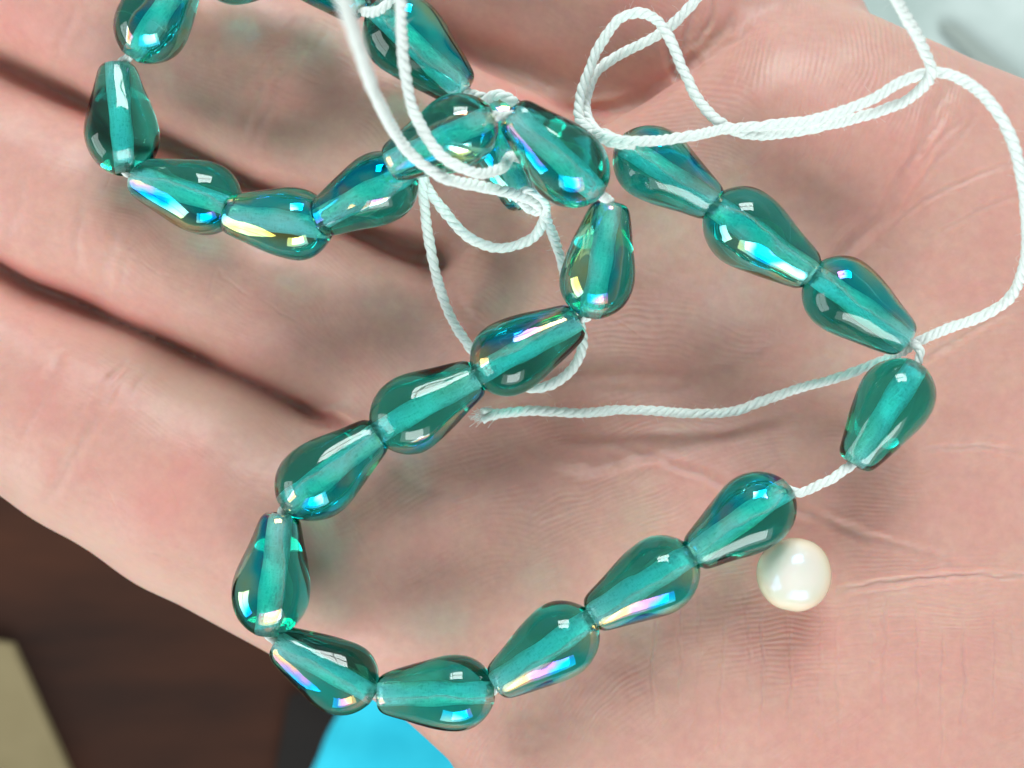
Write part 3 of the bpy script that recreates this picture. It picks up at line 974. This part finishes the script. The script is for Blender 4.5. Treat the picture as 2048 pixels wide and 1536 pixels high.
def sheet(name, pxs, z, mat, label, cat, amp=2.0, th=0.8, res=26, seed=1):
    """soft cloth or paper piece: quad patch between four corners, folded a little, with thickness"""
    a, b, c, d = [np.array(P(x, y, z)) for x, y in pxs]
    r = np.random.default_rng(seed)
    phs = r.uniform(0, 6.28, 6)
    V = []; F = []
    for side in (0, 1):
        for i in range(res + 1):
            for j in range(res + 1):
                u = i / res; v = j / res
                p = (a * (1 - u) + b * u) * (1 - v) + (d * (1 - u) + c * u) * v
                p = p.copy()
                p[2] += amp * (0.5 * math.sin(u * 9 + phs[0]) + 0.35 * math.sin(u * 4 + v * 7 + phs[1]) + 0.2 * math.sin(v * 16 + u * 5 + phs[2])) - side * th
                p[0] += 0.6 * math.sin(v * 11 + phs[3]); p[1] += 0.6 * math.sin(u * 13 + phs[4])
                V.append(p)
    m = (res + 1) ** 2
    for i in range(res):
        for j in range(res):
            q = i * (res + 1) + j
            F.append((q, q + res + 1, q + res + 2, q + 1)); F.append((m + q, m + q + 1, m + q + res + 2, m + q + res + 1))
    rim = [i * (res + 1) for i in range(res + 1)] + [res * (res + 1) + j for j in range(1, res + 1)] + [i * (res + 1) + res for i in range(res - 1, -1, -1)] + [j for j in range(res - 1, 0, -1)]
    for k in range(len(rim)):
        p, q = rim[k], rim[(k + 1) % len(rim)]
        F.append((q, p, p + m, q + m))
    o = mesh_obj(name, V, F, mat)
    tag(o, label, cat)
    return o


M_TABLE = plain_material("dark_brown_wood", (0.018, 0.008, 0.006), (0.068, 0.022, 0.011), 6, 0.9, (1, 4, 1))
M_TAN = plain_material("tan_board", (0.20, 0.155, 0.08), (0.27, 0.215, 0.12), 20, 0.6)
M_BLUE = plain_material("blue_cloth", (0.006, 0.40, 0.60), (0.04, 0.64, 0.84), 30, 0.85)
M_PALE = plain_material("pale_cloth", (0.34, 0.43, 0.41), (0.58, 0.66, 0.65), 26, 0.9)
M_GREYS = plain_material("grey_strip", (0.28, 0.33, 0.31), (0.36, 0.40, 0.38), 20, 0.7)
M_BLACK = plain_material("black_strip", (0.006, 0.005, 0.005), (0.012, 0.008, 0.007), 20, 0.6)

slab("table", [(-2600, -2200), (4600, -2200), (4600, 3800), (-2600, 3800)], ZT, 18, M_TABLE, kind="structure")
slab("tan_board", [(-420, 1236), (-10, 1296), (14, 1300), (122, 1540), (262, 1860), (-420, 1860)], ZT + 3, 2.5, M_TAN, label="tan board at the lower left corner of the photo, blurred, on the brown table", cat="board", bevel=1.5)
slab("black_strip", [(560, 1540), (585, 1400), (760, 1340), (760, 1700), (560, 1700)], ZT + 2.5, 2.2, M_BLACK, label="blurred black strip on the table left of the blue cloth", cat="strip")
sheet("blue_cloth", [(735, 1330), (1100, 1500), (1250, 2000), (560, 1640)], ZT + 26, M_BLUE, "bright blue cloth below the hand's lower edge, blurred", "cloth", amp=2.2, seed=4)
sheet("pale_cloth", [(1100, -800), (3000, -800), (3000, 700), (1300, 260)], ZT + 22, M_PALE, "pale blue grey cloth beyond the little finger side of the palm at the top right", "cloth", amp=3.5, res=60, seed=9)
stp = slab("grey_strip", [(1888, 50), (1910, 52), (2030, 148), (2160, 290), (2120, 300), (2005, 170)], ZT + 25, 1.0, M_GREYS, label="blurred grey strip lying on the pale cloth at the top right corner", cat="strip")

if __name__ == "__main__":
    for key in order:
        mid = LENS[key][0]
        k = 20 * H / (H - mid.z)
        x = 1024 + mid.x * k; y = 768 - mid.y * k
        print("BEAD", key, "z", round(mid.z, 2), "skin", round(skin_z(x, y, 2), 2))
